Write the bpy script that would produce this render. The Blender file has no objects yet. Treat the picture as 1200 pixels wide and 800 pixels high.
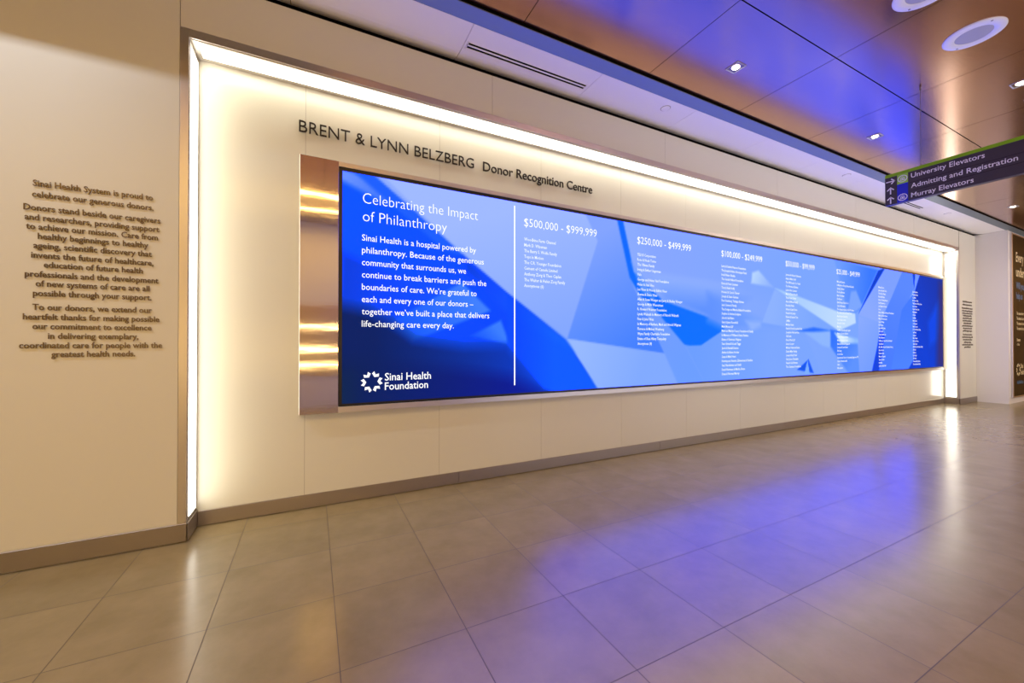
import bpy, bmesh, math
from mathutils import Vector, Matrix
import numpy as np

S = bpy.context.scene
C = S.collection

# ------------------------------------------------------------------ camera
F_PX, YAW, PITCH = 464.13, 0.4659, 0.0071
cd = bpy.data.cameras.new('camera')
cd.sensor_fit = 'HORIZONTAL'
cd.sensor_width = 36.0
cd.lens = F_PX / 1200.0 * 36.0
cd.clip_start = 0.02
cam = bpy.data.objects.new('camera', cd)
C.objects.link(cam)
cam.location = (0, -2.7, 0.989)
cam.rotation_euler = (math.pi / 2 + PITCH, 0, -YAW)
S.camera = cam

# ------------------------------------------------------------------ view + world
S.view_settings.view_transform = 'Standard'
S.view_settings.look = 'None'
S.view_settings.exposure = 0.0
S.view_settings.gamma = 1.0
S.view_settings.use_curve_mapping = False
W = bpy.data.worlds.new('world')
S.world = W
W.use_nodes = True
W.node_tree.nodes['Background'].inputs[0].default_value = (0.9, 0.85, 0.8, 1)
W.node_tree.nodes['Background'].inputs[1].default_value = 0.03

# light levels
LED_POWER = 4.6          # luminous strips in the niche
SCREEN_GAIN = 1.0
DOWN_WATT = 9.0
def area(name, loc, rot, sx, sy, watt, col, spread=180):
    l = bpy.data.lights.new(name, 'AREA')
    l.shape = 'RECTANGLE'; l.size = sx; l.size_y = sy
    l.energy = watt; l.color = col; l.spread = math.radians(spread)
    o = bpy.data.objects.new(name, l)
    o.location = loc; o.rotation_euler = rot
    C.objects.link(o)
    return o
# wall washer, deep in a ceiling slot to the left, it grazes the left panel
area('wall_washer_light', (-2.75, -1.17, 3.42), (math.radians(46.5), 0, 0), 3.9, 0.03, 58, (0.80, 0.86, 1.0))
# general ceiling lighting of the corridor behind and beside the camera
for yy in (-3.05, -3.75):
    area('corridor_ceiling_light', (-1.3, yy, 2.905), (0, 0, 0), 5.0, 0.05, 38, (1.0, 0.64, 0.18))
area('corridor_ceiling_light', (4.0, -3.6, 2.905), (0, 0, 0), 6.0, 0.5, 32, (1.0, 0.84, 0.64))
area('corridor_ceiling_light', (8.0, -2.75, 2.905), (0, 0, 0), 4.0, 0.4, 92, (1.0, 0.86, 0.70))
area('corridor_ceiling_light', (14.4, -3.0, 2.905), (0, 0, 0), 2.5, 1.0, 60, (1.0, 0.58, 0.18))
# unseen cool fill added across the corridor to lift the wall and soffit
area('opposite_cool_fill', (7.0, -4.36, 0.85), (math.radians(97), 0, 0), 8.0, 1.4, 45, (0.95, 0.97, 1.0))
# low upward fill, added out of view only to brighten the white soffit
area('soffit_up_fill', (7.6, -4.3, 0.36), (math.radians(124), 0, 0), 10.0, 0.10, 34, (0.96, 0.94, 1.0), 75)
# warm lit ledges on the opposite side of the corridor
for zz, w in ((1.26, 6), (0.926, 8), (0.657, 7)):
    area('opposite_ledge_light', (-1.2, -4.36, zz), (math.radians(90), 0, 0), 4.2, 0.022, w, (1.0, 0.68, 0.26))

# ------------------------------------------------------------------ helpers
def s2l(c):
    c = c / 255.0
    return c / 12.92 if c <= 0.04045 else ((c + 0.055) / 1.055) ** 2.4
def rgb(r, g, b): return (s2l(r), s2l(g), s2l(b), 1.0)

def mat(name, col, rough=0.5, metal=0.0, spec=0.5, coat=0.0, coat_rough=0.05, emit=None, estr=0.0, aniso=0.0):
    m = bpy.data.materials.new(name); m.use_nodes = True
    p = m.node_tree.nodes['Principled BSDF']
    p.inputs['Base Color'].default_value = col
    p.inputs['Roughness'].default_value = rough
    p.inputs['Metallic'].default_value = metal
    p.inputs['Specular IOR Level'].default_value = spec
    p.inputs['Coat Weight'].default_value = coat
    p.inputs['Coat Roughness'].default_value = coat_rough
    p.inputs['Anisotropic'].default_value = aniso
    if emit:
        p.inputs['Emission Color'].default_value = emit
        p.inputs['Emission Strength'].default_value = estr
    return m
def noise_rough(m, lo, hi, scale=(1, 1, 1), detail=3, bump=0.0, nscale=6.0):
    """surface unevenness: noise drives roughness (and a faint bump)"""
    nt = m.node_tree; N = nt.nodes; L = nt.links; p = N['Principled BSDF']
    tc = N.new('ShaderNodeTexCoord'); mp = N.new('ShaderNodeMapping'); mp.inputs['Scale'].default_value = scale
    no = N.new('ShaderNodeTexNoise'); no.inputs['Scale'].default_value = nscale; no.inputs['Detail'].default_value = detail
    mr = N.new('ShaderNodeMapRange'); mr.inputs['To Min'].default_value = lo; mr.inputs['To Max'].default_value = hi
    L.new(tc.outputs['Object'], mp.inputs[0]); L.new(mp.outputs[0], no.inputs['Vector'])
    L.new(no.outputs['Fac'], mr.inputs['Value']); L.new(mr.outputs[0], p.inputs['Roughness'])
    if bump:
        b = N.new('ShaderNodeBump'); b.inputs['Strength'].default_value = bump; b.inputs['Distance'].default_value = 0.002
        L.new(no.outputs['Fac'], b.inputs['Height']); L.new(b.outputs[0], p.inputs['Normal'])
    return m

def obj(name, bm, m, parent=None, smooth=False):
    me = bpy.data.meshes.new(name)
    bmesh.ops.recalc_face_normals(bm, faces=bm.faces)
    bm.to_mesh(me); bm.free()
    for x in (m if isinstance(m, (list, tuple)) else [m]): me.materials.append(x)
    if smooth:
        for p in me.polygons: p.use_smooth = True
    o = bpy.data.objects.new(name, me); C.objects.link(o)
    if parent: o.parent = parent
    return o
def struct(o): o['kind'] = 'structure'; return o
def tag(o, label, cat, group=None):
    o['label'] = label; o['category'] = cat
    if group: o['group'] = group
    return o
def thing(name, label, cat, loc=(0, 0, 0), group=None):
    o = bpy.data.objects.new(name, None); C.objects.link(o); o.location = loc
    o.empty_display_size = 0.05
    return tag(o, label, cat, group)
def add_box(bm, x0, x1, y0, y1, z0, z1, mi=0, bevel=0.0):
    r = bmesh.ops.create_cube(bm, size=1.0)
    vs = r['verts']
    for v in vs:
        v.co = Vector(((x0 + x1) / 2 + v.co.x * (x1 - x0), (y0 + y1) / 2 + v.co.y * (y1 - y0), (z0 + z1) / 2 + v.co.z * (z1 - z0)))
    fs = {f for v in vs for f in v.link_faces}
    for f in fs: f.material_index = mi
    if bevel:
        es = {e for f in fs for e in f.edges}
        bmesh.ops.bevel(bm, geom=list(es), offset=bevel, segments=1, affect='EDGES')
def box(name, x0, x1, y0, y1, z0, z1, m, parent=None, bevel=0.0):
    bm = bmesh.new(); add_box(bm, x0, x1, y0, y1, z0, z1, 0, bevel)
    return obj(name, bm, m, parent)
def lathe(bm, prof, n=40, cx=0, cy=0, mi=0):
    """prof: (radius, z) pairs, closed with caps at the ends when the radius is 0"""
    rings = []
    for r, z in prof:
        if r < 1e-6: rings.append([bm.verts.new((cx, cy, z))])
        else: rings.append([bm.verts.new((cx + r * math.cos(2 * math.pi * i / n), cy + r * math.sin(2 * math.pi * i / n), z)) for i in range(n)])
    for a, b in zip(rings, rings[1:]):
        for i in range(n):
            j = (i + 1) % n
            if len(a) == 1 and len(b) == 1: continue
            if len(a) == 1: f = bm.faces.new((a[0], b[i], b[j]))
            elif len(b) == 1: f = bm.faces.new((a[i], a[j], b[0]))
            else: f = bm.faces.new((a[i], a[j], b[j], b[i]))
            f.material_index = mi
def prism(bm, pts, fn, t0, t1, mi=0):
    """extrude a 2-D outline: fn(u, v, t) -> xyz"""
    a = [bm.verts.new(fn(u, v, t0)) for u, v in pts]; b = [bm.verts.new(fn(u, v, t1)) for u, v in pts]
    n = len(pts)
    fs = [bm.faces.new(a), bm.faces.new(b[::-1])]
    for i in range(n): fs.append(bm.faces.new((a[i], b[i], b[(i + 1) % n], a[(i + 1) % n])))
    for f in fs: f.material_index = mi

# ------------------------------------------------------------------ lettering
_tc = {}
def text_mesh(body, offset=0.0, extrude=0.0, res=2, spacing=1.0):
    k = (body, offset, extrude, res, spacing)
    if k not in _tc:
        c = bpy.data.curves.new('lettering', 'FONT')
        c.body = body; c.offset = offset; c.extrude = extrude; c.resolution_u = res; c.space_character = spacing
        o = bpy.data.objects.new('lettering', c); C.objects.link(o)
        dg = bpy.context.evaluated_depsgraph_get(); dg.update()
        me = bpy.data.meshes.new_from_object(o.evaluated_get(dg))
        bpy.data.objects.remove(o); bpy.data.curves.remove(c)
        co = np.empty(len(me.vertices) * 3, 'f'); me.vertices.foreach_get('co', co); co = co.reshape(-1, 3)
        _tc[k] = (me, co[:, 0].min(), co[:, 0].max(), co[:, 1].min(), co[:, 1].max())
    return _tc[k]
CAP = None
def cap_height():
    global CAP
    if CAP is None: CAP = text_mesh('H')[4]
    return CAP
def put_text(bm, body, M, u, v, cap, width=None, xs=1.0, align='L', offset=0.0, thick=0.0, res=2, spacing=1.0):
    """body with its baseline's left end (or centre) at (u, v) on the plane M, capitals cap high;
    width fixes the whole line's width, else xs narrows it"""
    s = cap / cap_height()
    me, x0, x1, y0, y1 = text_mesh(body, offset, (thick / 2 / s) if thick else 0.0, res, spacing)
    if width: xs = width / ((x1 - x0) * s)
    w = (x1 - x0) * s * xs
    du = u if align == 'L' else u - w / 2
    T = M @ Matrix.Translation((du, v, thick / 2)) @ Matrix.Diagonal((s * xs, s, s, 1)) @ Matrix.Translation((-x0, 0, 0))
    n0 = len(bm.verts)
    bm.from_mesh(me)
    bm.verts.ensure_lookup_table()
    for q in bm.verts[n0:]: q.co = T @ q.co
    return w
def obj_flat(name, bm, m, parent=None):
    me = bpy.data.meshes.new(name); bm.to_mesh(me); bm.free(); me.materials.append(m)
    o = bpy.data.objects.new(name, me); C.objects.link(o)
    if parent: o.parent = parent
    return o
def wall_plane(y):          # plane facing -Y: u = X, v = Z
    return Matrix(((1, 0, 0, 0), (0, 0, -1, y), (0, 1, 0, 0), (0, 0, 0, 1)))
def sign_plane(x):          # plane facing -X: u = -Y, v = Z
    return Matrix(((0, 0, -1, x), (-1, 0, 0, 0), (0, 1, 0, 0), (0, 0, 0, 1)))

# ------------------------------------------------------------------ materials
M_panel = noise_rough(mat('satin_offwhite_panel', (0.74, 0.715, 0.61, 1), 0.34, spec=0.35), 0.30, 0.38, bump=0.0)
M_niche = mat('back_painted_glass', (0.74, 0.725, 0.62, 1), 0.16, spec=0.5)
M_white = mat('white_paint', (0.82, 0.80, 0.80, 1), 0.45, spec=0.4)
M_soffit = mat('white_metal_soffit', (0.94, 0.92, 0.91, 1), 0.4, spec=0.4)
M_black = mat('black_void', (0.004, 0.004, 0.004, 1), 0.9, spec=0.1)
M_joint = mat('panel_joint', (0.30, 0.26, 0.22, 1), 0.7)
M_skirt = noise_rough(mat('brushed_bronze_skirting', (0.36, 0.31, 0.27, 1), 0.38, metal=0.85), 0.3, 0.45, (1, 1, 40))
M_steel = noise_rough(mat('brushed_steel', (0.62, 0.58, 0.56, 1), 0.2, metal=1.0), 0.30, 0.42, (0.4, 1, 60), bump=0.02)
M_polish = noise_rough(mat('polished_steel', (0.66, 0.60, 0.56, 1), 0.12, metal=1.0), 0.05, 0.08, (0.6, 1, 3), bump=0.35, nscale=2.2)
M_dull = mat('dull_steel', (0.42, 0.36, 0.29, 1), 0.55, metal=0.9)
M_alu = mat('satin_aluminium_strip', (0.22, 0.28, 0.31, 1), 0.42, metal=0.5)
M_bezel = mat('black_bezel', (0.003, 0.003, 0.004, 1), 0.35)
M_led = mat('glowing_led_lens', (0.9, 0.88, 0.8, 1), 0.4, emit=(1.0, 0.94, 0.80, 1), estr=LED_POWER)
M_letter = mat('dark_bronze_letter', (0.03, 0.024, 0.019, 1), 0.38, metal=0.5)
M_bronze = mat('polished_bronze_letter', (0.15, 0.108, 0.065, 1), 0.28, metal=0.9)
M_glow = mat('screen_white', (0, 0, 0, 1), 0.3, emit=(1, 1, 1, 1), estr=1.15)
M_glow_soft = mat('screen_soft_white', (0, 0, 0, 1), 0.3, emit=(0.86, 0.93, 1, 1), estr=1.05)
M_lamp = mat('glowing_lamp', (1, 1, 1, 1), 0.4, emit=(1.0, 0.88, 0.68, 1), estr=22)
M_trimw = mat('white_fixture', (0.82, 0.82, 0.84, 1), 0.4)
M_grille = mat('speaker_grille', (0.42, 0.42, 0.46, 1), 0.55)
M_refl = mat('lamp_reflector', (0.16, 0.13, 0.11, 1), 0.3, metal=0.7)
M_screw = mat('fixture_screw', (0.2, 0.2, 0.22, 1), 0.4, metal=0.6)
M_sign = mat('charcoal_sign_face', rgb(52, 46, 60), 0.4)
M_green = mat('green_sign_paint', rgb(125, 178, 14), 0.4)
M_greenicon = mat('leaf_green_sign_paint', rgb(150, 205, 75), 0.4)
M_blueicon = mat('blue_sign_paint', rgb(8, 28, 185), 0.4)
M_signtext = mat('pale_sign_lettering', (0.80, 0.80, 0.84, 1), 0.45)
M_wire = mat('steel_cable', (0.25, 0.24, 0.25, 1), 0.35, metal=0.9)
M_poster = noise_rough(mat('dark_poster_print', rgb(28, 22, 14), 0.45, spec=0.15), 0.36, 0.45)
M_cream = mat('cream_print', rgb(235, 222, 180), 0.4)
M_sky = mat('blue_print', rgb(70, 130, 185), 0.4)
M_gold = mat('gold_wall_panel', (0.62, 0.42, 0.17, 1), 0.3, metal=0.3)

# copper ceiling: lacquered metal
M_copper = mat('lacquered_copper_panel', (0.58, 0.27, 0.15, 1), 0.20, metal=0.97, spec=0.5, coat=0.75, coat_rough=0.15)
M_copper.node_tree.nodes['Principled BSDF'].inputs['Coat IOR'].default_value = 1.7
def copper_detail(m):
    nt = m.node_tree; N = nt.nodes; L = nt.links; p = N['Principled BSDF']
    tc = N.new('ShaderNodeTexCoord'); mp = N.new('ShaderNodeMapping'); mp.inputs['Scale'].default_value = (1.5, 22, 1)
    no = N.new('ShaderNodeTexNoise'); no.inputs['Scale'].default_value = 3; no.inputs['Detail'].default_value = 4
    cr = N.new('ShaderNodeValToRGB')
    cr.color_ramp.elements[0].color = (0.40, 0.172, 0.080, 1); cr.color_ramp.elements[1].color = (0.48, 0.205, 0.096, 1)
    L.new(tc.outputs['Object'], mp.inputs[0]); L.new(mp.outputs[0], no.inputs['Vector'])
    L.new(no.outputs['Fac'], cr.inputs[0]); L.new(cr.outputs[0], p.inputs['Base Color'])
copper_detail(M_copper)

# stone tile floor
TX, TY, TS, TSY = 0.0768, -0.1936, 0.403, 0.399
def floor_material():
    m = mat('stone_tile_floor', (0.4, 0.33, 0.25, 1), 0.3, spec=0.75)
    nt = m.node_tree; N = nt.nodes; L = nt.links; p = N['Principled BSDF']
    def mth(op, a, b=None, c=None):
        n = N.new('ShaderNodeMath'); n.operation = op
        for i, q in enumerate((a, b, c)):
            if q is None: continue
            if isinstance(q, (int, float)): n.inputs[i].default_value = q
            else: L.new(q, n.inputs[i])
        return n.outputs[0]
    tc = N.new('ShaderNodeTexCoord'); sp = N.new('ShaderNodeSeparateXYZ'); L.new(tc.outputs['Object'], sp.inputs[0])
    ux = mth('DIVIDE', mth('SUBTRACT', sp.outputs[0], TX), TS); uy = mth('DIVIDE', mth('SUBTRACT', sp.outputs[1], TY), TSY)
    fx = mth('FRACT', ux); fy = mth('FRACT', uy)
    dx = mth('MINIMUM', fx, mth('SUBTRACT', 1.0, fx)); dy = mth('MINIMUM', fy, mth('SUBTRACT', 1.0, fy))
    d = mth('MINIMUM', dx, dy)
    grout = mth('LESS_THAN', d, 0.0032)
    cx = N.new('ShaderNodeCombineXYZ'); L.new(mth('FLOOR', ux), cx.inputs[0]); L.new(mth('FLOOR', uy), cx.inputs[1])
    wn = N.new('ShaderNodeTexWhiteNoise'); wn.noise_dimensions = '3D'; L.new(cx.outputs[0], wn.inputs['Vector'])
    off = N.new('ShaderNodeVectorMath'); off.operation = 'MULTIPLY_ADD'
    L.new(wn.outputs['Color'], off.inputs[0]); off.inputs[1].default_value = (9, 9, 9); L.new(tc.outputs['Object'], off.inputs[2])
    no = N.new('ShaderNodeTexNoise'); no.inputs['Scale'].default_value = 5; no.inputs['Detail'].default_value = 6; no.inputs['Roughness'].default_value = 0.62
    L.new(off.outputs[0], no.inputs['Vector'])
    cr = N.new('ShaderNodeValToRGB')
    cr.color_ramp.elements[0].position = 0.25; cr.color_ramp.elements[1].position = 0.72
    cr.color_ramp.elements[0].color = (0.245, 0.195, 0.102, 1); cr.color_ramp.elements[1].color = (0.325, 0.262, 0.148, 1)
    L.new(no.outputs['Fac'], cr.inputs[0])
    hv = N.new('ShaderNodeHueSaturation'); L.new(cr.outputs[0], hv.inputs['Color'])
    L.new(mth('MULTIPLY_ADD', wn.outputs['Value'], 0.10, 0.95), hv.inputs['Value'])
    mx = N.new('ShaderNodeMix'); mx.data_type = 'RGBA'
    L.new(grout, mx.inputs['Factor']); L.new(hv.outputs[0], mx.inputs['A']); mx.inputs['B'].default_value = (0.075, 0.055, 0.035, 1)
    L.new(mx.outputs['Result'], p.inputs['Base Color'])
    rr = mth('MULTIPLY_ADD', no.outputs['Fac'], 0.08, 0.18)
    L.new(mth('ADD', rr, mth('MULTIPLY', grout, 0.4)), p.inputs['Roughness'])
    return m
M_floor = floor_material()

# ------------------------------------------------------------------ room measures
XL, XR = -0.565, 9.50        # niche sides
DP = 0.1814                  # niche depth (front face at y = -DP)
ZT = 2.545                   # niche head
WT = 2.862                   # top of the wall panels
XP = 10.27                   # return wall
YP = -0.54                   # poster wall plane
XMIN, XMAX, YMIN = -5.0, 16.0, -4.4
ZC, ZS = 2.92, 2.88

# ------------------------------------------------------------------ structure
struct(box('floor', XMIN, XMAX, YMIN, 0.1, -0.1, 0.0, M_floor))
def panels_wall(name, rects, y0, y1, m, gap=0.0025):
    """flat wall panels with open dark joints"""
    bm = bmesh.new()
    for x0, x1, z0, z1 in rects:
        add_box(bm, x0 + gap / 2, x1 - gap / 2, y0, y1, z0, z1, 0)
    xs = [r[0] for r in rects] + [r[1] for r in rects]; zs = [r[2] for r in rects] + [r[3] for r in rects]
    add_box(bm, min(xs) + 0.001, max(xs) - 0.001, y0 + 0.002, y1 - 0.001, min(zs) + 0.001, max(zs) - 0.001, 1)
    return struct(obj(name, bm, [m, M_joint]))
# left front panel, panels over the niche, right front panel
panels_wall('wall_left', [(XMIN, -2.4, 0.0, WT), (-2.4, XL - 0.036, 0.0, WT)], -DP, 0.1, M_panel)
jx = [XL - 0.036, 1.113, 2.79, 4.47, 6.15, 7.83, XR + 0.02]
panels_wall('wall_above', [(a, b, ZT + 0.043, WT) for a, b in zip(jx, jx[1:])], -DP, 0.1, M_panel)
panels_wall('wall_right', [(XR + 0.035, XP, 0.0, WT)], -DP, 0.1, M_panel)
jn = [XL, -0.043, 0.79, 1.616, 2.44, 3.27, 4.10, 4.92, 5.75, 6.58, 7.40, 8.23, 9.05, XR]
panels_wall('wall_back', [(a, b, 0.0, ZT + 0.02) for a, b in zip(jn, jn[1:])], 0.0, 0.08, M_niche, 0.0018)
# niche jamb boxes behind the lenses
struct(box('wall_jamb_right', XR, XR + 0.036, -DP + 0.004, 0.08, 0.0, ZT + 0.04, M_steel))
bm = bmesh.new()
add_box(bm, XL - 0.036, XL, -DP + 0.004, 0.08, 0.0, ZT + 0.04)
struct(obj('trim_1', bm, M_steel))
bm = bmesh.new(); add_box(bm, XL, XR, -DP + 0.004, 0.08, ZT, ZT + 0.043)
struct(obj('trim_2', bm, M_steel))
# steel face frame round the niche
bm = bmesh.new()
add_box(bm, XL - 0.0355, XL, -DP - 0.003, -DP + 0.004, 0.09, ZT + 0.043, 0, 0.0008)
add_box(bm, XL, XR + 0.016, -DP - 0.003, -DP + 0.004, ZT, ZT + 0.043, 0, 0.0008)
add_box(bm, XR, XR + 0.034, -DP - 0.003, -DP + 0.004, 0.09, ZT + 0.043, 0, 0.0008)
struct(obj('trim_3', bm, M_steel))
# skirtings
struct(box('baseboard_left', XMIN, XL + 0.008, -DP - 0.010, -DP - 0.0005, 0.004, 0.093, M_skirt, None, 0.0015))
bm = bmesh.new()
add_box(bm, XL + 0.0005, XL + 0.009, -DP - 0.010, -0.001, 0.004, 0.093, 0, 0.0015)
struct(obj('baseboard_niche_left', bm, M_skirt))
bm = bmesh.new()
for a, b in ((XL + 0.009, 0.93), (0.93, 2.9), (2.9, 4.9), (4.9, 6.9), (6.9, XR - 0.009)):
    add_box(bm, a + 0.0008, b - 0.0008, -0.011, -0.0005, 0.004, 0.083, 0, 0.0012)
struct(obj('baseboard_back', bm, M_skirt))
struct(box('baseboard_niche_right', XR - 0.009, XR - 0.0005, -DP - 0.010, -0.001, 0.004, 0.093, M_skirt, None, 0.0015))
struct(box('baseboard_right', XR - 0.009, XP - 0.002, -DP - 0.010, -DP - 0.0005, 0.004, 0.093, M_skirt, None, 0.0015))
# return wall, poster wall, far end, near end, opposite side
struct(box('wall_return', XP, XP + 0.10, YP, 0.1, 0.0, ZS - 0.001, M_white))
struct(box('wall_beyond', XP + 0.10, XMAX, YP + 0.004, 0.1, 0.0, ZS - 0.001, M_white))
struct(box('wall_far', XMAX, XMAX + 0.1, YMIN - 0.1, 0.1, 0.0, 3.5, M_gold))
struct(box('wall_near', XMIN - 0.1, XMIN, YMIN - 0.1, 0.1, 0.0, 3.7, M_panel))
bm = bmesh.new()
add_box(bm, XMIN, XMAX, YMIN - 0.1, YMIN, 0.0, 3.5, 0)
add_box(bm, XMIN, 1.6, YMIN, YMIN + 0.02, 0.5, 1.6, 1)
struct(obj('wall_opposite', bm, [M_panel, M_gold]))

# ceiling of copper panels with open joints, black backing; a lighting slot is left open at the left
CX0, CP = 2.137, 1.0115
CY = [-0.612, -1.307, -2.3185, -3.33, -4.3415, YMIN]
SLOT = (-4.8, -0.75, -1.30, -0.72)
bm = bmesh.new()
g = 0.0045
i0 = int((XMIN - CX0) / CP) - 1
for i in range(i0, 15):
    xa, xb = CX0 + i * CP, CX0 + (i + 1) * CP
    xa, xb = max(xa, XMIN), min(xb, XMAX)
    if xb - xa < 0.02: continue
    for ya, yb in zip(CY, CY[1:]):
        if ya == CY[0] and xa < SLOT[1] - 0.05: continue
        add_box(bm, xa + g / 2, xb - g / 2, yb + g * 0.8, ya - (g * 0.8 if ya != CY[0] else 0), ZC, ZC + 0.006, 0)
add_box(bm, XMIN, CX0 - 3 * CP - g / 2, SLOT[3], CY[0], ZC, ZC + 0.006, 0)
# backing
add_box(bm, XMIN, XMAX, YMIN, CY[1], ZC + 0.007, ZC + 0.03, 1)
add_box(bm, CX0 - 3 * CP - 0.05, XMAX, CY[1], CY[0] + 0.03, ZC + 0.007, ZC + 0.03, 1)
add_box(bm, XMIN, CX0 - 3 * CP - 0.05, SLOT[3], CY[0] + 0.03, ZC + 0.007, ZC + 0.03, 1)
# walls and lid of the lighting slot
add_box(bm, XMIN, CX0 - 3 * CP, SLOT[3], SLOT[3] + 0.01, ZC + 0.007, 3.5, 1)
add_box(bm, XMIN, CX0 - 3 * CP, CY[1] - 0.01, CY[1], ZC + 0.007, 3.5, 1)
add_box(bm, CX0 - 3 * CP, CX0 - 3 * CP + 0.01, CY[1], SLOT[3], ZC + 0.007, 3.5, 1)
add_box(bm, XMIN, CX0 - 3 * CP, CY[1], SLOT[3], 3.5, 3.52, 1)
struct(obj('ceiling', bm, [M_copper, M_black]))
# gap above the ceiling edge, closed in black
bm = bmesh.new()
add_box(bm, XMIN, XMAX, CY[0] + 0.012, CY[0] + 0.02, ZS + 0.022, ZC + 0.04, 0)
struct(obj('trim_4', bm, M_black))

# satin strip, white soffit with turned-up edge, dark gap over the wall
def extr(bm, prof, x0, x1, mi=0):
    prism(bm, prof, lambda y, z, t: (t, y, z), x0, x1, mi)
bm = bmesh.new()
extr(bm, [(-0.522, ZS + 0.0005), (-0.611, ZS + 0.019), (-0.611, ZS + 0.024), (-0.522, ZS + 0.008)], XMIN, XMAX)
struct(obj('trim_5', bm, M_alu))
sj = [0.845 + 0.962 * k for k in range(-6, 10)]
bm = bmesh.new()
edge = [(-0.305, 0), (-0.27, 0.0015), (-0.235, 0.006), (-0.20, 0.0135), (-0.165, 0.024), (-0.14, 0.034)]
prof = [(-0.521, ZS)] + [(y, ZS + z) for y, z in edge] + [(-0.14, ZS + 0.04), (-0.521, ZS + 0.04)]
xs = [XMIN] + [x for x in sj if XMIN < x < XP] + [XP]
for a, b in zip(xs, xs[1:]): extr(bm, prof, a + 0.0018, b - 0.0018, 0)
add_box(bm, XMIN, XP, -0.52, -0.15, ZS + 0.03, ZS + 0.045, 1)
struct(obj('trim_6', bm, [M_soffit, M_black]))
bm = bmesh.new()
add_box(bm, XMIN, XP, -0.145, 0.1, ZS + 0.035, ZS + 0.06, 0)
add_box(bm, XMIN, XP, -0.10, 0.1, WT - 0.002, ZS + 0.06, 0)
struct(obj('trim_7', bm, M_black))
box_bk = bmesh.new(); add_box(box_bk, XP, XMAX, -0.60, 0.1, ZS + 0.03, ZS + 0.06)
struct(obj('trim_8', box_bk, M_black))

# ------------------------------------------------------------------ LED strips of the niche
def led(name, label, lens, house):
    t = thing(name, label, 'light', ((lens[0] + lens[1]) / 2, (lens[2] + lens[3]) / 2, lens[4]))
    for nm, b, m in (('lens', lens, M_led), ('housing', house, M_steel)):
        o = box(nm, *b, m, None, 0.001)
        o.parent = t; o.matrix_parent_inverse = Matrix.Translation(-Vector(t.location))
    return t
led('strip_light', 'long glowing white strip light under the head of the niche',
    (XL + 0.03, XR - 0.05, -0.158, -0.042, ZT - 0.006, ZT - 0.002), (XL + 0.004, XR - 0.004, -0.172, -0.014, ZT - 0.003, ZT))
led('strip_light', 'upright glowing strip light on the left jamb beside the wide steel plate',
    (XL + 0.002, XL + 0.006, -0.160, -0.030, 0.115, ZT - 0.035), (XL, XL + 0.003, -0.175, -0.012, 0.10, ZT - 0.008))
led('strip_light', 'upright glowing strip light on the far right jamb past the screen',
    (XR - 0.006, XR - 0.002, -0.150, -0.030, 0.115, ZT - 0.05), (XR - 0.003, XR, -0.175, -0.012, 0.10, ZT - 0.008))

# ------------------------------------------------------------------ the video wall
SX0, SX1, SZ0, SZ1, SY = 0.147, 9.279, 0.611, 2.076, -0.06
vw = thing('video_wall', 'very long blue donor display screen in a steel surround inside the lit niche', 'screen', (4.7, -0.03, 0.57))
def kid(o, p):
    o.parent = p
    o.matrix_parent_inverse = p.matrix_world.inverted() if p.type != 'EMPTY' else Matrix.Translation(-Vector(p.location))
    return o
bm = bmesh.new()
add_box(bm, -0.072, SX0 - 0.008, SY - 0.004, -0.001, 0.572, 2.110, 0, 0.0012)
o = kid(obj('side_plate', bm, M_polish), vw); o['label'] = 'wide polished steel plate left of the screen'
kid(box('side_plate', SX1 + 0.008, SX1 + 0.195, SY - 0.004, -0.001, 0.572, 2.110, M_dull, None, 0.0012), vw)
kid(box('edge_trim', SX0 - 0.008, SX1 + 0.008, SY - 0.004, -0.001, SZ1 + 0.004, 2.110, M_steel, None, 0.001), vw)
kid(box('edge_trim', SX0 - 0.008, SX1 + 0.008, SY - 0.004, -0.001, 0.572, SZ0 - 0.004, M_steel, None, 0.001), vw)
kid(box('bezel', SX0 - 0.007, SX1 + 0.007, SY - 0.001, -0.002, SZ0 - 0.0035, SZ1 + 0.0035, M_bezel), vw)

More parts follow.
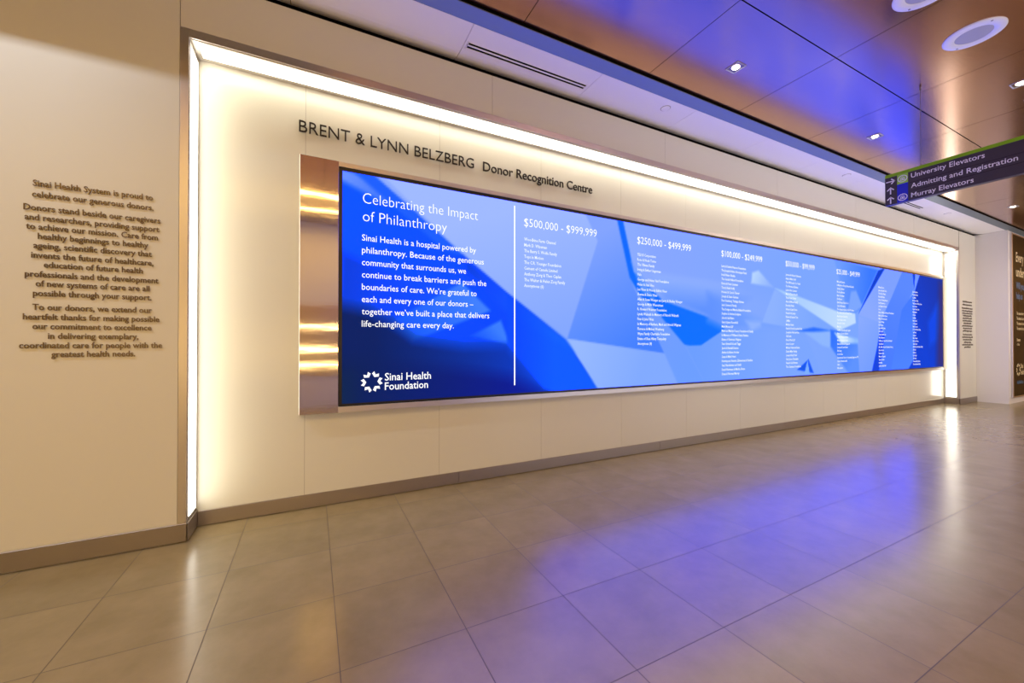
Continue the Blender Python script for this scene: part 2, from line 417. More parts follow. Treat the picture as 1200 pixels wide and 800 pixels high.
# picture on the screen: layered facets in metres on the screen plane
DX0, DX1, DZ0, DZ1 = SX0 + 0.013, SX1 - 0.012, SZ0 + 0.013, SZ1 - 0.020
def screen_picture():
    xa = np.concatenate([np.arange(DX0, 3.4, 0.011), np.arange(3.4, DX1, 0.018)]); xa = np.append(xa, DX1)
    za = np.linspace(DZ0, DZ1, 122)
    X, Z = np.meshgrid(xa, za)
    img = np.zeros(X.shape + (3,))
    def lin(c): return np.array([s2l(v) for v in c])
    def grad(c0, c1, p0, p1):
        d = np.array(p1) - np.array(p0)
        t = np.clip(((X - p0[0]) * d[0] + (Z - p0[1]) * d[1]) / (d @ d), 0, 1)[..., None]
        return np.array(c0) * (1 - t) + np.array(c1) * t
    def inside(P, soft):
        # signed distance style coverage of a polygon
        m = np.zeros(X.shape, bool); dmin = np.full(X.shape, 9e9)
        n = len(P)
        for i in range(n):
            (x1, z1), (x2, z2) = P[i], P[(i + 1) % n]
            if z1 != z2:
                cnd = ((z1 > Z) != (z2 > Z)) & (X < (x2 - x1) * (Z - z1) / (z2 - z1) + x1)
                m ^= cnd
            L2 = (x2 - x1) ** 2 + (z2 - z1) ** 2 + 1e-12
            t = np.clip(((X - x1) * (x2 - x1) + (Z - z1) * (z2 - z1)) / L2, 0, 1)
            dmin = np.minimum(dmin, np.hypot(X - x1 - t * (x2 - x1), Z - z1 - t * (z2 - z1)))
        sd = np.where(m, dmin, -dmin)
        return np.clip(0.5 + sd / (2 * soft), 0, 1)[..., None]
    def poly(P, c0, c1=None, p0=None, p1=None, soft=0.008, a=1.0):
        nonlocal img
        col = np.array(c0, float) * np.ones(X.shape + (1,)) if c1 is None else grad(c0, c1, p0, p1)
        k = inside(P, soft) * a
        img = img * (1 - k) + col * k
    # base: periwinkle to clear blue
    img = grad((148, 172, 250), (128, 166, 252), (1.5, 0), (6, 0))
    # left: saturated blue with facets
    poly([(0, 2.3), (0.25, 2.12), (0.335, 2.069), (0.946, 1.611), (1.284, 1.378), (1.805, 1.026), (2.16, 0.60), (2.16, 0.4), (0, 0.4)], (0, 84, 246), (0, 70, 235), (0.3, 1.9), (1.2, 0.9), 0.006)
    poly([(0.14, 2.075), (0.36, 2.03), (0.62, 1.86), (0.40, 1.90), (0.14, 2.0)], (108, 146, 250), (40, 100, 246), (0.2, 2.05), (0.55, 1.85), 0.02)
    poly([(0.335, 2.069), (0.946, 1.611), (0.80, 1.64), (0.24, 2.05)], (25, 95, 238), soft=0.015)
    poly([(0.946, 1.611), (1.284, 1.378), (1.805, 1.026), (1.95, 0.9), (1.3, 1.22), (0.95, 1.50)], (0, 66, 226), (20, 104, 246), (1, 1.5), (1.8, 1.0), 0.03)
    poly([(0.15, 1.56), (0.55, 1.42), (0.93, 1.423), (0.42, 1.118), (0.14, 1.20)], (0, 62, 225), (10, 84, 240), (0.2, 1.5), (0.9, 1.4), 0.03)
    poly([(0.421, 1.118), (0.933, 1.423), (1.151, 1.233), (0.582, 1.008)], (14, 88, 240), (66, 128, 246), (0.5, 1.05), (1.0, 1.36), 0.012)
    poly([(1.0, 1.05), (1.234, 1.165), (1.31, 0.985)], (60, 126, 246), (24, 92, 238), (1.2, 1.1), (1.1, 1.0), 0.012)
    poly([(0.1, 1.24), (0.30, 1.20), (0.45, 1.13), (0.60, 1.02), (0.72, 1.0), (0.95, 0.97), (1.284, 0.979), (1.62, 0.62), (1.62, 0.5), (0.1, 0.5)], (0, 30, 98), (0, 58, 200), (0.35, 0.95), (1.45, 1.05), 0.05)
    poly([(0.1, 0.9), (0.5, 0.86), (0.9, 0.82), (1.3, 0.755), (1.62, 0.6), (0.1, 0.5)], (0, 30, 88), (0, 24, 150), (0.2, 0.8), (1.4, 0.75), 0.06)
    poly([(0.1, 0.78), (0.20, 0.78), (0.24, 0.5), (0.1, 0.5)], (4, 36, 80), soft=0.07)
    poly([(1.284, 0.985), (1.60, 0.645), (2.16, 0.5), (2.12, 0.645), (1.80, 1.02), (1.284, 1.37)], (6, 96, 250), (0, 76, 236), (1.7, 1.0), (1.4, 1.0), 0.012, 0.85)
    # centre facets
    poly([(1.348, 2.1), (2.0, 2.07), (2.132, 1.855), (1.821, 1.033), (1.284, 1.378), (0.9, 1.66), (0.4, 2.07)], (166, 186, 254), (138, 168, 252), (1.4, 2.0), (1.7, 1.1), 0.008)
    poly([(2.0, 2.07), (2.34, 2.07), (2.481, 1.574), (2.571, 1.43), (2.907, 0.905), (1.821, 1.033), (2.132, 1.855)], (136, 164, 250), (70, 128, 246), (2.1, 1.9), (2.6, 1.0), 0.008)
    poly([(1.821, 1.033), (2.907, 0.9), (3.086, 0.60), (2.14, 0.60)], (158, 186, 254), (134, 170, 253), (1.9, 1.0), (2.6, 0.7), 0.008)
    poly([(2.60, 2.06), (5.6, 2.06), (5.6, 1.45), (3.6, 1.55), (2.75, 1.62)], (140, 166, 251), (128, 166, 252), (2.7, 2), (5, 1.6), 0.08)
    poly([(2.76, 1.62), (3.7, 1.60), (4.2, 1.50), (3.6, 1.24), (2.9, 1.40)], (152, 178, 253), (96, 144, 250), (3.2, 1.62), (3.2, 1.32), 0.05)
    poly([(2.336, 2.08), (2.403, 2.08), (2.531, 1.63), (2.885, 1.392), (3.697, 1.217), (3.763, 1.141), (3.40, 0.975), (3.237, 0.968), (3.10, 1.0), (2.83, 1.10), (2.591, 1.438), (2.481, 1.574)], (4, 104, 250), (0, 112, 252), (2.4, 2), (3.2, 1.1), 0.010)
    poly([(2.50, 1.72), (2.66, 1.57), (2.78, 1.40), (2.62, 1.46)], (120, 160, 250), soft=0.02, a=0.8)
    poly([(2.571, 1.435), (2.72, 1.36), (3.178, 0.977), (3.46, 0.60), (3.086, 0.60), (2.907, 0.898)], (118, 156, 251), (112, 158, 253), (2.7, 1.3), (3.2, 0.7), 0.010)
    poly([(3.178, 0.977), (3.40, 0.975), (3.763, 1.141), (5.2, 1.16), (5.6, 0.6), (3.46, 0.6)], (112, 158, 253), (128, 166, 252), (3.3, 0.9), (4.5, 0.9), 0.010)
    # right-hand facets
    poly([(3.5, 1.5), (4.4, 1.24), (5.0, 1.17), (3.763, 1.141), (3.5, 1.22)], (100, 146, 249), (122, 162, 252), (3.6, 1.2), (4.2, 1.45), 0.05)
    poly([(4.216, 1.759), (4.327, 1.791), (4.596, 1.624), (4.198, 1.644)], (188, 212, 254), (150, 180, 253), (4.25, 1.75), (4.5, 1.62), 0.015)
    poly([(4.383, 1.229), (4.616, 1.602), (4.964, 1.513), (5.989, 1.162), (5.18, 1.162)], (146, 178, 253), (126, 166, 252), (4.6, 1.5), (5.5, 1.2), 0.010)
    poly([(4.10, 1.24), (4.36, 1.235), (4.36, 1.19), (4.20, 1.13)], (150, 180, 253), soft=0.03)
    poly([(4.616, 1.618), (4.756, 1.602), (5.989, 1.403), (6.40, 1.405), (6.42, 1.27), (5.989, 1.162), (5.007, 1.49)], (170, 202, 254), (202, 222, 255), (4.7, 1.6), (6.2, 1.3), 0.012)
    poly([(5.05, 1.147), (5.406, 1.195), (5.989, 1.148), (5.989, 1.103)], (40, 110, 244), soft=0.015)
    poly([(5.225, 1.125), (5.788, 1.159), (5.938, 0.92), (5.594, 0.974)], (146, 182, 254), soft=0.02)
    poly([(5.788, 1.175), (6.026, 1.143), (6.458, 1.035), (6.514, 0.6), (6.238, 0.6), (5.788, 0.962)], (50, 116, 246), (96, 146, 250), (5.9, 1.1), (6.3, 0.7), 0.02)
    poly([(5.887, 1.134), (6.496, 1.057), (6.52, 1.0), (6.04, 1.001)], (222, 236, 255), (150, 190, 254), (6.1, 1.05), (6.4, 1.03), 0.02)
    poly([(5.05, 0.691), (5.292, 0.811), (5.406, 0.640)], (16, 88, 226), soft=0.008)
    poly([(5.27, 0.798), (5.203, 0.640), (5.315, 0.640)], (130, 176, 250), soft=0.006)
    poly([(5.887, 2.07), (7.05, 2.03), (6.524, 1.451), (6.40, 1.401), (6.2, 1.42)], (112, 156, 252), (56, 120, 244), (6.0, 1.9), (6.8, 1.8), 0.02)
    poly([(6.30, 1.68), (6.43, 1.70), (6.60, 1.50), (6.42, 1.42), (6.22, 1.44)], (128, 166, 251), soft=0.02)
    poly([(6.495, 1.367), (7.087, 1.296), (7.005, 0.959), (6.844, 0.60), (6.514, 0.60), (6.477, 1.036)], (142, 170, 252), (122, 158, 251), (6.5, 1.3), (6.9, 0.8), 0.008)
    poly([(7.22, 2.08), (7.81, 2.08), (7.472, 1.694), (7.087, 1.296), (6.495, 1.376)], (130, 160, 250), (144, 170, 252), (7.2, 1.9), (6.8, 1.4), 0.008)
    poly([(7.05, 2.02), (7.267, 2.08), (6.496, 1.40)], (0, 62, 208), soft=0.010)
    poly([(7.81, 2.08), (8.16, 2.08), (8.167, 1.818), (7.741, 1.375), (7.428, 0.571), (7.046, 0.60), (7.234, 1.159), (7.1, 1.3), (7.47, 1.69)], (92, 136, 250), (74, 124, 248), (7.6, 1.9), (7.3, 0.8), 0.010)
    poly([(7.77, 1.50), (8.21, 1.79), (8.21, 1.38), (8.167, 0.77), (7.99, 0.60), (7.40, 0.571)], (68, 122, 248), (78, 130, 248), (7.8, 1.5), (7.8, 0.7), 0.010)
    poly([(7.108, 1.257), (7.234, 1.119), (7.171, 0.879), (7.046, 0.60), (6.84, 0.60), (7.005, 0.959)], (12, 78, 230), (10, 66, 222), (7.1, 1.2), (6.95, 0.7), 0.012)
    poly([(8.40, 2.08), (9.4, 2.1), (9.4, 0.5), (7.95, 0.60), (8.167, 0.762), (8.216, 1.389), (8.206, 1.788)], (0, 62, 214), (14, 50, 176), (8.3, 1.2), (9.1, 1.9), 0.010)
    poly([(8.673, 1.335), (9.107, 1.715), (9.219, 1.418), (9.051, 1.046), (8.726, 0.955)], (0, 70, 226), soft=0.06)
    poly([(9.12, 2.0), (9.4, 2.0), (9.4, 0.5), (9.0, 0.62)], (64, 44, 110), soft=0.10, a=0.8)
    poly([(8.142, 2.08), (8.241, 2.08), (8.191, 1.788)], (0, 66, 214), soft=0.006)
    poly([(8.241, 2.08), (8.40, 2.08), (8.216, 1.821)], (116, 152, 250), soft=0.006)
    img = np.clip(img, 0, 255) / 255.0
    li = np.where(img <= 0.04045, img / 12.92, ((img + 0.055) / 1.055) ** 2.4)
    # the blue primary of the display runs far past white in the bright facets
    B = li[..., 2]
    t = np.clip((B - 0.74) / 0.24, 0, 1); t = t * t * (3 - 2 * t)
    li[..., 2] = B * (1 + 3.2 * t)
    li[..., 0] *= 0.92
    return xa, za, li
xa, za, li = screen_picture()
nx, nz = len(xa), len(za)
vv = np.zeros((nz, nx, 3)); vv[..., 0] = xa[None, :]; vv[..., 1] = SY - 0.0025; vv[..., 2] = za[:, None]
ii, jj = np.meshgrid(np.arange(nx - 1), np.arange(nz - 1))
q = (jj * nx + ii).ravel()
faces = np.stack([q, q + 1, q + 1 + nx, q + nx], 1)
me = bpy.data.meshes.new('display_panel')
me.from_pydata(vv.reshape(-1, 3).tolist(), [], faces.tolist())
ca = me.color_attributes.new('picture', 'FLOAT_COLOR', 'POINT')
ca.data.foreach_set('color', np.concatenate([li, np.ones((nz, nx, 1))], -1).astype('f').ravel())
M_screen = mat('lit_screen', (0.01, 0.01, 0.012, 1), 0.5, spec=0.0)
at = M_screen.node_tree.nodes.new('ShaderNodeAttribute'); at.attribute_name = 'picture'
M_screen.node_tree.links.new(at.outputs['Color'], M_screen.node_tree.nodes['Principled BSDF'].inputs['Emission Color'])
M_screen.node_tree.nodes['Principled BSDF'].inputs['Emission Strength'].default_value = SCREEN_GAIN
me.materials.append(M_screen)
panel = bpy.data.objects.new('display_panel', me); C.objects.link(panel); kid(panel, vw)
panel['label'] = 'glowing blue picture of overlapping facets'

SP = wall_plane(SY - 0.0038)
def stext(name, items, m, label=None):
    bm = bmesh.new()
    for it in items: put_text(bm, it[0], SP, *it[1:3], **it[3])
    o = kid(obj_flat(name, bm, m), vw)
    o.parent = panel; o.matrix_parent_inverse = Matrix.Translation(-Vector(vw.location))
    o.matrix_parent_inverse = Matrix.Identity(4)
    return o
bpy.context.view_layer.update()
PM = panel.matrix_world.copy()
def pkid(o):
    o.parent = panel; o.matrix_parent_inverse = PM.inverted(); return o
def stext(name, items, m):
    bm = bmesh.new()
    for it in items: put_text(bm, it[0], SP, it[1], it[2], **it[3])
    return pkid(obj_flat(name, bm, m))
# heading and paragraph
stext('heading_text', [('Celebrating the Impact', 0.278, 1.876, dict(cap=0.066, width=0.775, offset=-0.013, res=3)),
                       ('of Philanthropy', 0.278, 1.763, dict(cap=0.066, width=0.545, offset=-0.013, res=3))], M_glow)
para = [('Sinai Health is a hospital powered by', 0.765), ('philanthropy. Because of the generous', 0.825), ('community that surrounds us, we', 0.69),
        ('continue to break barriers and push the', 0.845), ('boundaries of care. We\u2019re grateful to', 0.77), ('each and every one of our donors \u2013', 0.745),
        ('together we\u2019ve built a place that delivers', 0.868), ('life-changing care every day.', 0.60)]
stext('paragraph_text', [(t, 0.273, 1.640 - 0.0772 * i, dict(cap=0.039, width=w, offset=0.003, res=2)) for i, (t, w) in enumerate(para)], M_glow)
bm = bmesh.new(); add_box(bm, 1.343, 1.352, SY - 0.0045, SY - 0.003, 0.684, 2.027)
pkid(obj('divider_line', bm, M_glow))
# foundation mark: six notched wedges round a star-shaped opening, with its name
bm = bmesh.new()
ex, ez = 0.334, 0.752
for k in range(6):
    a0 = math.radians(60 * k + 2)
    # notch faces outward: two blades joined on the inner side
    pts = [(0.037, 0.0), (0.053, 0.027), (0.073, 0.020), (0.056, 0.002), (0.073, -0.015), (0.053, -0.024)]
    ca_, sa_ = math.cos(a0), math.sin(a0)
    pr = [(ex + 0.9 * (x * ca_ - z * sa_), ez + 0.9 * (x * sa_ + z * ca_)) for x, z in pts]
    prism(bm, pr, lambda u, v, t: (u, t, v), SY - 0.0045, SY - 0.003)
pkid(obj('star_emblem', bm, M_glow))
stext('emblem_text', [('Sinai Health', 0.413, 0.757, dict(cap=0.047, width=0.30, offset=0.008, res=2)),
                      ('Foundation', 0.413, 0.697, dict(cap=0.047, width=0.28, offset=0.008, res=2))], M_glow)
# gift levels
for t, x, w in (('$500,000 - $999,999', 1.429, 0.69), ('$250,000 - $499,999', 2.571, 0.69), ('$100,000 - $249,999', 3.71, 0.68), ('$50,000 - $99,999', 4.83, 0.60), ('$25,000 - $49,999', 5.94, 0.59)):
    stext('amount_text', [(t, x, 1.885, dict(cap=0.062, width=w, offset=-0.009 if x < 2 else -0.005, res=2))], M_glow)
lists = [
 (1.429, ['Woodbine Farm Channel', 'Mark D. Wiseman', 'The Barry S. Wolfe Family', 'Tops in Motion', 'The C.R. Younger Foundation', 'Cement of Canada Limited', 'Anthony Zorg & Theo Caplan', 'The Walter & Helen Zorg Family', 'Anonymous (6)']),
 (2.571, ['TELUS Corporation', 'Rose & Noah Torno', 'The Ullman Family', 'Irving & Esther Ungerman', 'Vale', 'George and Helen Vari Foundation', 'Helen & Stan Vine', 'Les Viner & Wendy Eidlick Viner', 'Shenna & Dario Viner',
          'Allan & Susan Wenger and Jerry & Shelley Wenger', 'George & Mylin Wasserman', 'R. Howard Webster Foundation', 'Lynda Walnuth In Memory of Harold Walnuth', 'Fran & Jules Weis',
          'In Memory of Barbara, Mark and Arnold Wigman', 'Florence & Mickey Weinberg', 'Wynn Family Charitable Foundation', 'Estate of Shea Hilary Tempelsty', 'Anonymous (8)']),
 (3.71, ['Larry & Sandra Pearson Foundation', 'The Joseph & Anna Greenspan Fund', 'Ira & Helen Gluskin', 'The Gerald Halbert Foundation', 'Karen & Peter Lessman', 'Tom & Ruth Hoffy', 'Howard & Carole Tanner', 'Joseph & Susan Garman', 'Fred Steinberg, Trafalgar Estates',
         'Jack Craven & Family', 'The Dodge and Martha Ballard Foundation', 'Stephen & Andrea Lindgren', 'John & Gail Baine', 'Gary & Janet Rosenfeld', 'Mark Moses LLP', 'Mark and Marilyn Feeney Foundation & Family', 'In Memory of William & Sarah Rankine', 'Estate of Gertrude Waglow',
         'Sean Grinnell & Leah Taggs', 'Jacob & Randall Stanton', 'Arthur & Aileen Hooker', 'Susan & Mark Heart', 'Hershey and Annette Zimmerman & Families', 'Saul, Handelsman and Smith', 'David Hartmann & Martha Sloane', 'Diana & Norman Murray']),
 (4.83, ['Jerome & Helena Patterson', 'Anita & Max Gold', 'The Hill Road & Co. Fund', 'The Norwood Estates', 'Luba & Ron Lennox', 'Mark & Dana Arnold', 'Tina & Sam Parker', 'Anne & Moses Family', 'Beverley Frank', 'Sidney & Leah Stone', 'Howard & Lesley', 'Robert & Sandra Tate', 'J. Miller',
         'Marilyn Grant', 'Frank & Perle Rosenthal Park', 'Josephine Harcourt Inc.', 'Gail Lavin', 'Davis Ward LLP', 'Lance Cooper', 'Michael Steinmetz Estate', 'Debra Miller Family', 'Leonard Kelly Fund', 'Gary Jones Charitable', 'Frank & Gail Burman', 'The Chambers Foundation']),
 (5.948, ['Max and Roberta', 'In Memory of Doug Halsted & Sandra', 'Joseph J. Barker', 'Fred Lee Brooks', 'Brian Goodman', 'Eric Bloom', 'Emily Henson Fund & Co.', 'Carole Rubinstein', 'The Alexander James & Earl Rothman', 'The Aubrey & Joan Family Trust', 'Mark & Lynn Eisenberg', 'Paul & Lilian Levine', 'Arnold & Carole', 'Max & Jo', 'Gordon Cheesbrough, Agent',
         'Martin & Lenore Burton', 'Gerry & Frances Hallam', 'Miriam Schwartz Family', 'Ethel and Harold Rappaport', 'Leonard & Carol Bader', 'Bob Lang', 'A. Per Alex', 'International Union of Operating Engineers 793', 'Susan Graham Lindell', 'Alex', 'Bill Lambert']),
 (7.05, ['Murray Carson', 'John and Judith Tobin', 'The Edward Family', 'Rhonda Eldridge', 'Robert & Shirley Isbister', 'Randall Lawrence', 'Joel Rayburn & Reena', 'Leroy', 'Estate of Molly and Bernard Tannenbaum', 'Mark and Lillian Glasser', 'Milton & Sandra Lister', 'Joseph Hanley', 'Bob Kramer', 'Larry & Mo Smith',
         'Jim Bartlett', 'Josephine Marsden', 'Alfred Bergman', 'In Memory of Jean & Eva Sutherland', 'Alan Roland', 'Mr. & Mrs. Howard Chambers Harvey', 'Elaine Anders', 'Barbara Aylan', 'Marjorie Kingston', 'Susan Hoskins', 'Pat Miller', 'Jeffrey & Beth Hall']),
 (8.138, ['David Hamilton', 'Ernest Edmonds', 'Lola Millar', 'Mr. Henry Walsh', 'The Sherwood & Kay Group', 'Rene Stephen', 'Robert Charles Finn', 'Max Nesbitt', 'Jill Salter', 'Jim Baker', 'Mary Holland', 'Sue Raymond', 'Mark & Levene', 'Dr. Gerald Waters King', 'Saul Kerry', 'Lisa Joyce', 'Mel & Duncan', 'Mr. Lloyd Simons', 'Susan Kaplan',
          'Mr. Max Grant Hoskins Family', 'Sol Smith', 'Rita Kane', 'Ron Hughes', 'Sid Garber', 'Graeme Selby Hanson', 'The Rothenberg Family']),
]
for x, names in lists:
    stext('name_list', [(t, x, 1.776 - 0.0440 * i, dict(cap=0.0235, xs=0.80, offset=0.014, res=1)) for i, t in enumerate(names)], M_glow_soft)

# ------------------------------------------------------------------ raised lettering on the walls
t = thing('raised_lettering', 'thin dark capital lettering and smaller title on the niche wall above the screen', 'lettering', (1.0, 0, 2.26))
WP = wall_plane(-0.012)
FULL = 'BRENT & LYNN BELZBERG'
_, fx0, fx1, _, _ = text_mesh(FULL, -0.004, 0.0, 3)
fk = 1.118 / (fx1 - fx0)
pre = ''
for wd in FULL.split():
    pre = (pre + ' ' + wd).strip()
    end = text_mesh(pre, -0.004, 0.0, 3)[2] - fx0
    _, a0, a1, _, _ = text_mesh(wd, -0.004, 0.0, 3)
    bm = bmesh.new(); put_text(bm, wd, WP, -0.078 + (end - (a1 - a0)) * fk, 2.264, cap=0.070, width=(a1 - a0) * fk, thick=0.007, res=3, offset=-0.004)
    kid(obj('name_word', bm, M_letter), t)
bm = bmesh.new(); put_text(bm, 'Donor Recognition Centre', WP, 1.112, 2.263, cap=0.066, width=0.998, thick=0.007, res=3, offset=0.006)
kid(obj('title_line', bm, M_letter), t)

LINES = [('Sinai Health System is proud to', 1.704), ('celebrate our generous donors.', 1.655),
         ('Donors stand beside our caregivers', 1.595), ('and researchers, providing support', 1.552), ('to achieve our mission. Care from', 1.511), ('healthy beginnings to healthy', 1.470), ('ageing, scientific discovery that', 1.428),
         ('invents the future of healthcare,', 1.385), ('education of future health', 1.344), ('professionals and the development', 1.300), ('of new systems of care are all', 1.259), ('possible through your support.', 1.216),
         ('To our donors, we extend our', 1.154), ('heartfelt thanks for making possible', 1.111), ('our commitment to excellence', 1.069), ('in delivering exemplary,', 1.026), ('coordinated care for people with the', 0.984), ('greatest health needs.', 0.944)]
def wall_words(label, xc):
    t = thing('wall_text', label, 'lettering', (xc, -DP, 0.94), 'donor thanks lettering on the wall panels')
    P = wall_plane(-DP - 0.0031)
    for a, b in ((0, 2), (2, 12), (12, 18)):
        bm = bmesh.new()
        for s, z in LINES[a:b]:
            put_text(bm, s, P, xc, z - 0.0125, cap=0.0265, xs=0.83, align='C', offset=0.011, thick=0.003, res=2)
        kid(obj('paragraph', bm, M_bronze), t)
wall_words('bronze raised lettering in three paragraphs on the near left wall panel', -0.905)
wall_words('small far block of raised lettering on the narrow panel right of the niche', 9.86)

# ------------------------------------------------------------------ ceiling fixtures
def downlight(x, y, label):
    t = thing('downlight', label, 'light', (x, y, ZC), 'square recessed downlights')
    bm = bmesh.new(); h, i = 0.047, 0.041
    for a in ((-h, h, i, h), (-h, h, -h, -i), (-h, -i, -i, i), (i, h, -i, i)):
        add_box(bm, *a, -0.004, 0.001)
    o = obj('trim_ring', bm, M_grille); o.parent = t
    bm = bmesh.new()
    for k in range(4):
        a = math.pi / 2 * k + math.pi / 4; b = a + math.pi / 2
        r0, r1 = i * math.sqrt(2), 0.030 * math.sqrt(2)
        vs = [bm.verts.new((r * math.cos(q), r * math.sin(q), z)) for r, q, z in ((r0, a, -0.0012), (r0, b, -0.0012), (r1, b, -0.0004), (r1, a, -0.0004))]
        bm.faces.new(vs)
    o = obj('reflector', bm, M_refl); o.parent = t
    bm = bmesh.new(); lathe(bm, [(0, -0.007), (0.015, -0.0065), (0.022, -0.004), (0.025, -0.0005)], 28)
    o = obj('lamp', bm, M_lamp, None, True); o.parent = t
    l = bpy.data.lights.new('downlight_beam', 'SPOT'); l.energy = DOWN_WATT; l.color = (1.0, 0.76, 0.46)
    l.spot_size = math.radians(125); l.spot_blend = 0.7; l.shadow_soft_size = 0.03
    lo = bpy.data.objects.new('downlight_beam', l); C.objects.link(lo); lo.parent = t; lo.location = (0, 0, -0.045)
    return t
downlight(2.63, -0.945, 'lit square downlight over the blue reflection, nearest to the slot vent')
downlight(4.665, -0.938, 'lit square downlight in the ceiling left of the green topped sign')
downlight(8.776, -0.905, 'small lit downlight in the orange ceiling below the hanging sign, far end')
downlight(4.675, -1.785, 'lit downlight at the right edge of the ceiling past the round speaker')

def speaker(x, y, label, r=0.135):
    t = thing('ceiling_speaker', label, 'speaker', (x, y, ZC), 'round ceiling speakers')
    bm = bmesh.new(); lathe(bm, [(r * 0.60, -0.0045), (r * 0.62, -0.008), (r * 0.95, -0.008), (r, -0.004), (r, 0.001)], 56)
    o = obj('rim', bm, M_trimw, None, True); o.parent = t
    bm = bmesh.new(); lathe(bm, [(0, -0.007), (r * 0.3, -0.0068), (r * 0.615, -0.0046)], 48)
    o = obj('grille', bm, M_grille, None, True); o.parent = t
    for a in (0.9, 0.9 + math.pi):
        bm = bmesh.new(); lathe(bm, [(0, -0.0095), (0.005, -0.009), (0.006, -0.0075)], 12, r * 0.86 * math.cos(a), r * 0.86 * math.sin(a))
        o = obj('screw', bm, M_screw); o.parent = t
speaker(3.673, -1.80, 'round white ceiling speaker at top right, fully in view, tinted blue')
speaker(2.985, -1.795, 'round ceiling speaker cut off by the top edge of the photo')
bm = bmesh.new(); lathe(bm, [(0, -0.012), (0.010, -0.011), (0.022, -0.006), (0.026, 0.0)], 24)
o = obj('ceiling_sprinkler', bm, M_trimw, None, True); o.location = (5.03, -1.755, ZC)
tag(o, 'tiny white sprinkler cap on the copper ceiling at the right edge', 'sprinkler')

for x, y, lab in ((2.52, -0.428, 'round cover plate on the white soffit right of the slot vent'), (5.325, -0.436, 'small round cover plate on the white soffit left of the hanging sign'), (8.193, -0.424, 'small round cover plate on the far soffit beyond the hanging sign')):
    t = thing('cover_plate', lab, 'cover plate', (x, y, ZS), 'round cover plates in the soffit')
    bm = bmesh.new(); lathe(bm, [(0, -0.005), (0.032, -0.005), (0.035, -0.003), (0.035, 0.0)], 32)
    o = obj('plate', bm, M_soffit, None, True); o.parent = t
    bm = bmesh.new(); lathe(bm, [(0.035, -0.0012), (0.039, -0.0012), (0.039, 0.0)], 32)
    o = obj('rim', bm, M_joint); o.parent = t
def slot_vent(x0, x1, label):
    t = thing('slot_vent', label, 'vent', ((x0 + x1) / 2, -0.344, ZS), 'slot vents in the soffit')
    h = (x1 - x0) / 2
    bm = bmesh.new()
    for a, b in ((-0.034, -0.031), (-0.013, -0.002), (0.016, 0.019)):
        add_box(bm, -h, h, a, b, -0.0035, 0.0)
    add_box(bm, -h, -h + 0.006, -0.034, 0.019, -0.0035, 0.0); add_box(bm, h - 0.006, h, -0.034, 0.019, -0.0035, 0.0)
    o = obj('frame', bm, M_soffit); o.parent = t
    for a, b in ((-0.031, -0.013), (-0.002, 0.016)):
        bm = bmesh.new(); add_box(bm, -h + 0.006, h - 0.006, a, b, -0.0008, 0.0)
        o = obj('slot', bm, M_black); o.parent = t
slot_vent(0.862, 1.785, 'long double slot air vent in the white soffit near the top centre')
slot_vent(6.60, 7.56, 'far double slot air vent in the soffit under the hanging sign')

# ------------------------------------------------------------------ hanging wayfinding sign
XS = 4.05
sy = lambda y: -2.7 + (y + 2.7) * XS / 4.2
sz = lambda z: 0.989 + (z - 0.989) * XS / 4.2
Y0, Y1 = sy(-1.176), -3.0
Z0, Z1 = sz(2.124), sz(2.365)
sg = thing('hanging_sign', 'charcoal hanging direction sign with green top edge and white arrows', 'sign', (XS, (Y0 + Y1) / 2, Z0))
kid(box('sign_panel', XS, XS + 0.045, Y1, Y0, Z0, Z1 - 0.016, M_sign, None, 0.001), sg)
kid(box('top_rail', XS - 0.001, XS + 0.046, Y1, Y0, Z1 - 0.016, Z1 + 0.008, M_green, None, 0.001), sg)['label'] = 'green top rail'
for z in (sz(2.262), sz(2.196)):
    kid(box('row_joint', XS - 0.0006, XS + 0.002, Y1 + 0.002, sy(-1.325), z - 0.0008, z + 0.0008, M_black), sg)
kid(box('icon_panel', XS - 0.0012, XS + 0.002, sy(-1.317), sy(-1.252), sz(2.272), Z1 - 0.016, M_greenicon), sg)['label'] = 'green icon square'
kid(box('icon_panel', XS - 0.0012, XS + 0.002, sy(-1.317), sy(-1.252), Z0 + 0.001, sz(2.272), M_blueicon), sg)['label'] = 'blue icon panel'
PL = sign_plane(XS - 0.0014)
def flat(name, polys, m=M_signtext):
    bm = bmesh.new()
    for P in polys:
        prism(bm, P, lambda u, v, t: (t, -u, v), XS - 0.0022, XS - 0.0010)
    return kid(obj(name, bm, m), sg)
def arrow(u, v, ang):
    s = 0.0265; w = 0.0038
    def seg(a, b):
        d = Vector((b[0] - a[0], b[1] - a[1])).normalized(); n = Vector((-d.y, d.x)) * w
        return [(a[0] + n.x, a[1] + n.y), (a[0] - n.x, a[1] - n.y), (b[0] - n.x, b[1] - n.y), (b[0] + n.x, b[1] + n.y)]
    P = [seg((0, -s), (0, s)), seg((0.0025, s), (-0.020, 0.004)), seg((-0.0025, s), (0.020, 0.004))]
    c, q = math.cos(ang), math.sin(ang)
    flat('arrow', [[(u + x * c - y * q, v + x * q + y * c) for x, y in p] for p in P])
ua = -sy(-1.2115)
arrow(ua, sz(2.312), -math.pi / 2); arrow(ua, sz(2.236), 0); arrow(ua, sz(2.160), 0)
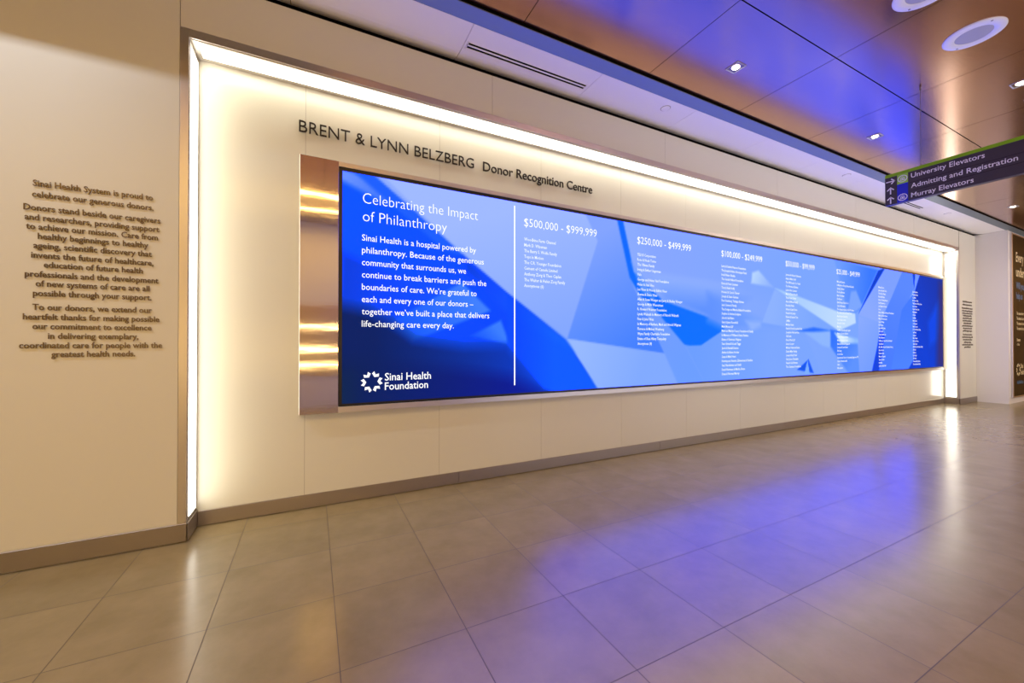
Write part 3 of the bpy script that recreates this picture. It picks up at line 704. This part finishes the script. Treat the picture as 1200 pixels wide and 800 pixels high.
def emblem(u, v):
    # an oval ring round a small house-like elevator mark
    bm = bmesh.new(); n = 36
    def ring(ra, rb, k): return [(u + ra * math.cos(2 * math.pi * i / n), v + rb * math.sin(2 * math.pi * i / n)) for i in range(n)]
    A, B = ring(0.0285, 0.0265, 0), ring(0.0235, 0.0215, 0)
    for i in range(n):
        j = (i + 1) % n
        prism(bm, [A[i], A[j], B[j], B[i]], lambda a, b, t: (t, -a, b), XS - 0.0022, XS - 0.0012)
    for P in ([(-0.016, -0.013), (0.016, -0.013), (0.016, -0.0095), (-0.016, -0.0095)], [(-0.0125, -0.0095), (-0.0095, -0.0095), (-0.0095, 0.008), (-0.0125, 0.006)], [(0.0095, -0.0095), (0.0125, -0.0095), (0.0125, 0.006), (0.0095, 0.008)],
              [(-0.0125, 0.006), (-0.0095, 0.0045), (0, 0.0125), (0, 0.016)], [(0.0095, 0.0045), (0.0125, 0.006), (0, 0.016), (0, 0.0125)], [(-0.005, -0.0075), (0.005, -0.0075), (0.005, 0.003), (-0.005, 0.003)]):
        prism(bm, [(u + a, v + b) for a, b in P], lambda a, b, t: (t, -a, b), XS - 0.0022, XS - 0.0012)
    kid(obj('emblem', bm, M_signtext), sg)
ue = -sy(-1.2845)
emblem(ue, sz(2.311)); emblem(ue, sz(2.162))
for body, z, y1 in (('University Elevators', 2.297, -1.718), ('Admitting and Registration', 2.217, -1.864), ('Murray Elevators', 2.143, -1.665)):
    bm = bmesh.new(); put_text(bm, body, PL, -sy(-1.335), sz(z), cap=0.0345, width=(-sy(y1) + sy(-1.335)), offset=0.008, res=3)
    kid(obj_flat('row_text', bm, M_signtext), sg)
for y in (sy(-1.385), -2.8):
    bm = bmesh.new(); lathe(bm, [(0.0016, Z1 + 0.007), (0.0016, ZC)], 10, XS + 0.022, y)
    lathe(bm, [(0.006, ZC - 0.022), (0.006, ZC - 0.0005)], 12, XS + 0.022, y)
    lathe(bm, [(0.005, Z1 + 0.006), (0.005, Z1 + 0.022)], 12, XS + 0.022, y)
    kid(obj('suspension_cable', bm, M_wire), sg)

# ------------------------------------------------------------------ poster at the far right
PX0, PX1 = XP + 0.11, 12.2
ps = thing('poster', 'tall dark brown poster with cream and blue print at the far right edge', 'poster', ((PX0 + PX1) / 2, YP, 0.11))
kid(box('board', PX0 + 0.04, PX1, YP - 0.016, YP + 0.003, 0.12, 2.83, M_poster, None, 0.002), ps)
bm = bmesh.new()
add_box(bm, PX0 - 0.01, PX0 + 0.04, YP - 0.022, YP + 0.003, 0.10, 2.85, 0, 0.002)
add_box(bm, PX0 + 0.04, PX1, YP - 0.022, YP + 0.003, 2.83, 2.85, 0, 0.002)
add_box(bm, PX0 + 0.04, PX1, YP - 0.022, YP + 0.003, 0.10, 0.12, 0, 0.002)
kid(obj('frame', bm, M_steel), ps)
PP = wall_plane(YP - 0.0175)
def ptext(name, items, m):
    bm = bmesh.new()
    for body, u, v, cap, xs, off in items: put_text(bm, body, PP, u, v, cap=cap, xs=xs, offset=off, res=2)
    return kid(obj_flat(name, bm, m), ps)
ptext('headline_text', [('Every y', 10.60, 2.39, 0.155, 0.80, 0.02), ('underg', 10.60, 2.14, 0.155, 0.80, 0.02)], M_cream)
ptext('subtitle_text', [('Will you', 10.60, 1.93, 0.11, 0.75, 0.02), ('help us', 10.60, 1.76, 0.11, 0.75, 0.02)], M_sky)
for i in range(4): ptext('text_line', [('The names of our', 10.61, 1.49 - 0.085 * i, 0.05, 0.72, 0.02)], M_cream)
ptext('caption_text', [('Donors', 10.61, 1.04, 0.05, 0.8, 0.03), ('of Sinai', 10.61, 0.97, 0.04, 0.8, 0.02)], M_cream)
ptext('emblem_text', [('Sinai', 10.80, 0.585, 0.075, 0.7, 0.03), ('Health', 10.80, 0.475, 0.075, 0.6, 0.03)], M_cream)
bm = bmesh.new()
for k in range(6):
    a = math.radians(60 * k + 2); c, q = math.cos(a), math.sin(a)
    pts = [(0.055, 0.0), (0.08, 0.040), (0.11, 0.030), (0.084, 0.003), (0.11, -0.022), (0.08, -0.036)]
    prism(bm, [(10.68 + x * c - z * q, 0.56 + x * q + z * c) for x, z in pts], lambda u, v, t: (u, t, v), YP - 0.018, YP - 0.0162)
kid(obj('star_emblem', bm, M_cream), ps)
ptext('address_text', [('sinaihealth.ca', 10.60, 0.32, 0.06, 0.72, 0.02)], M_sky)
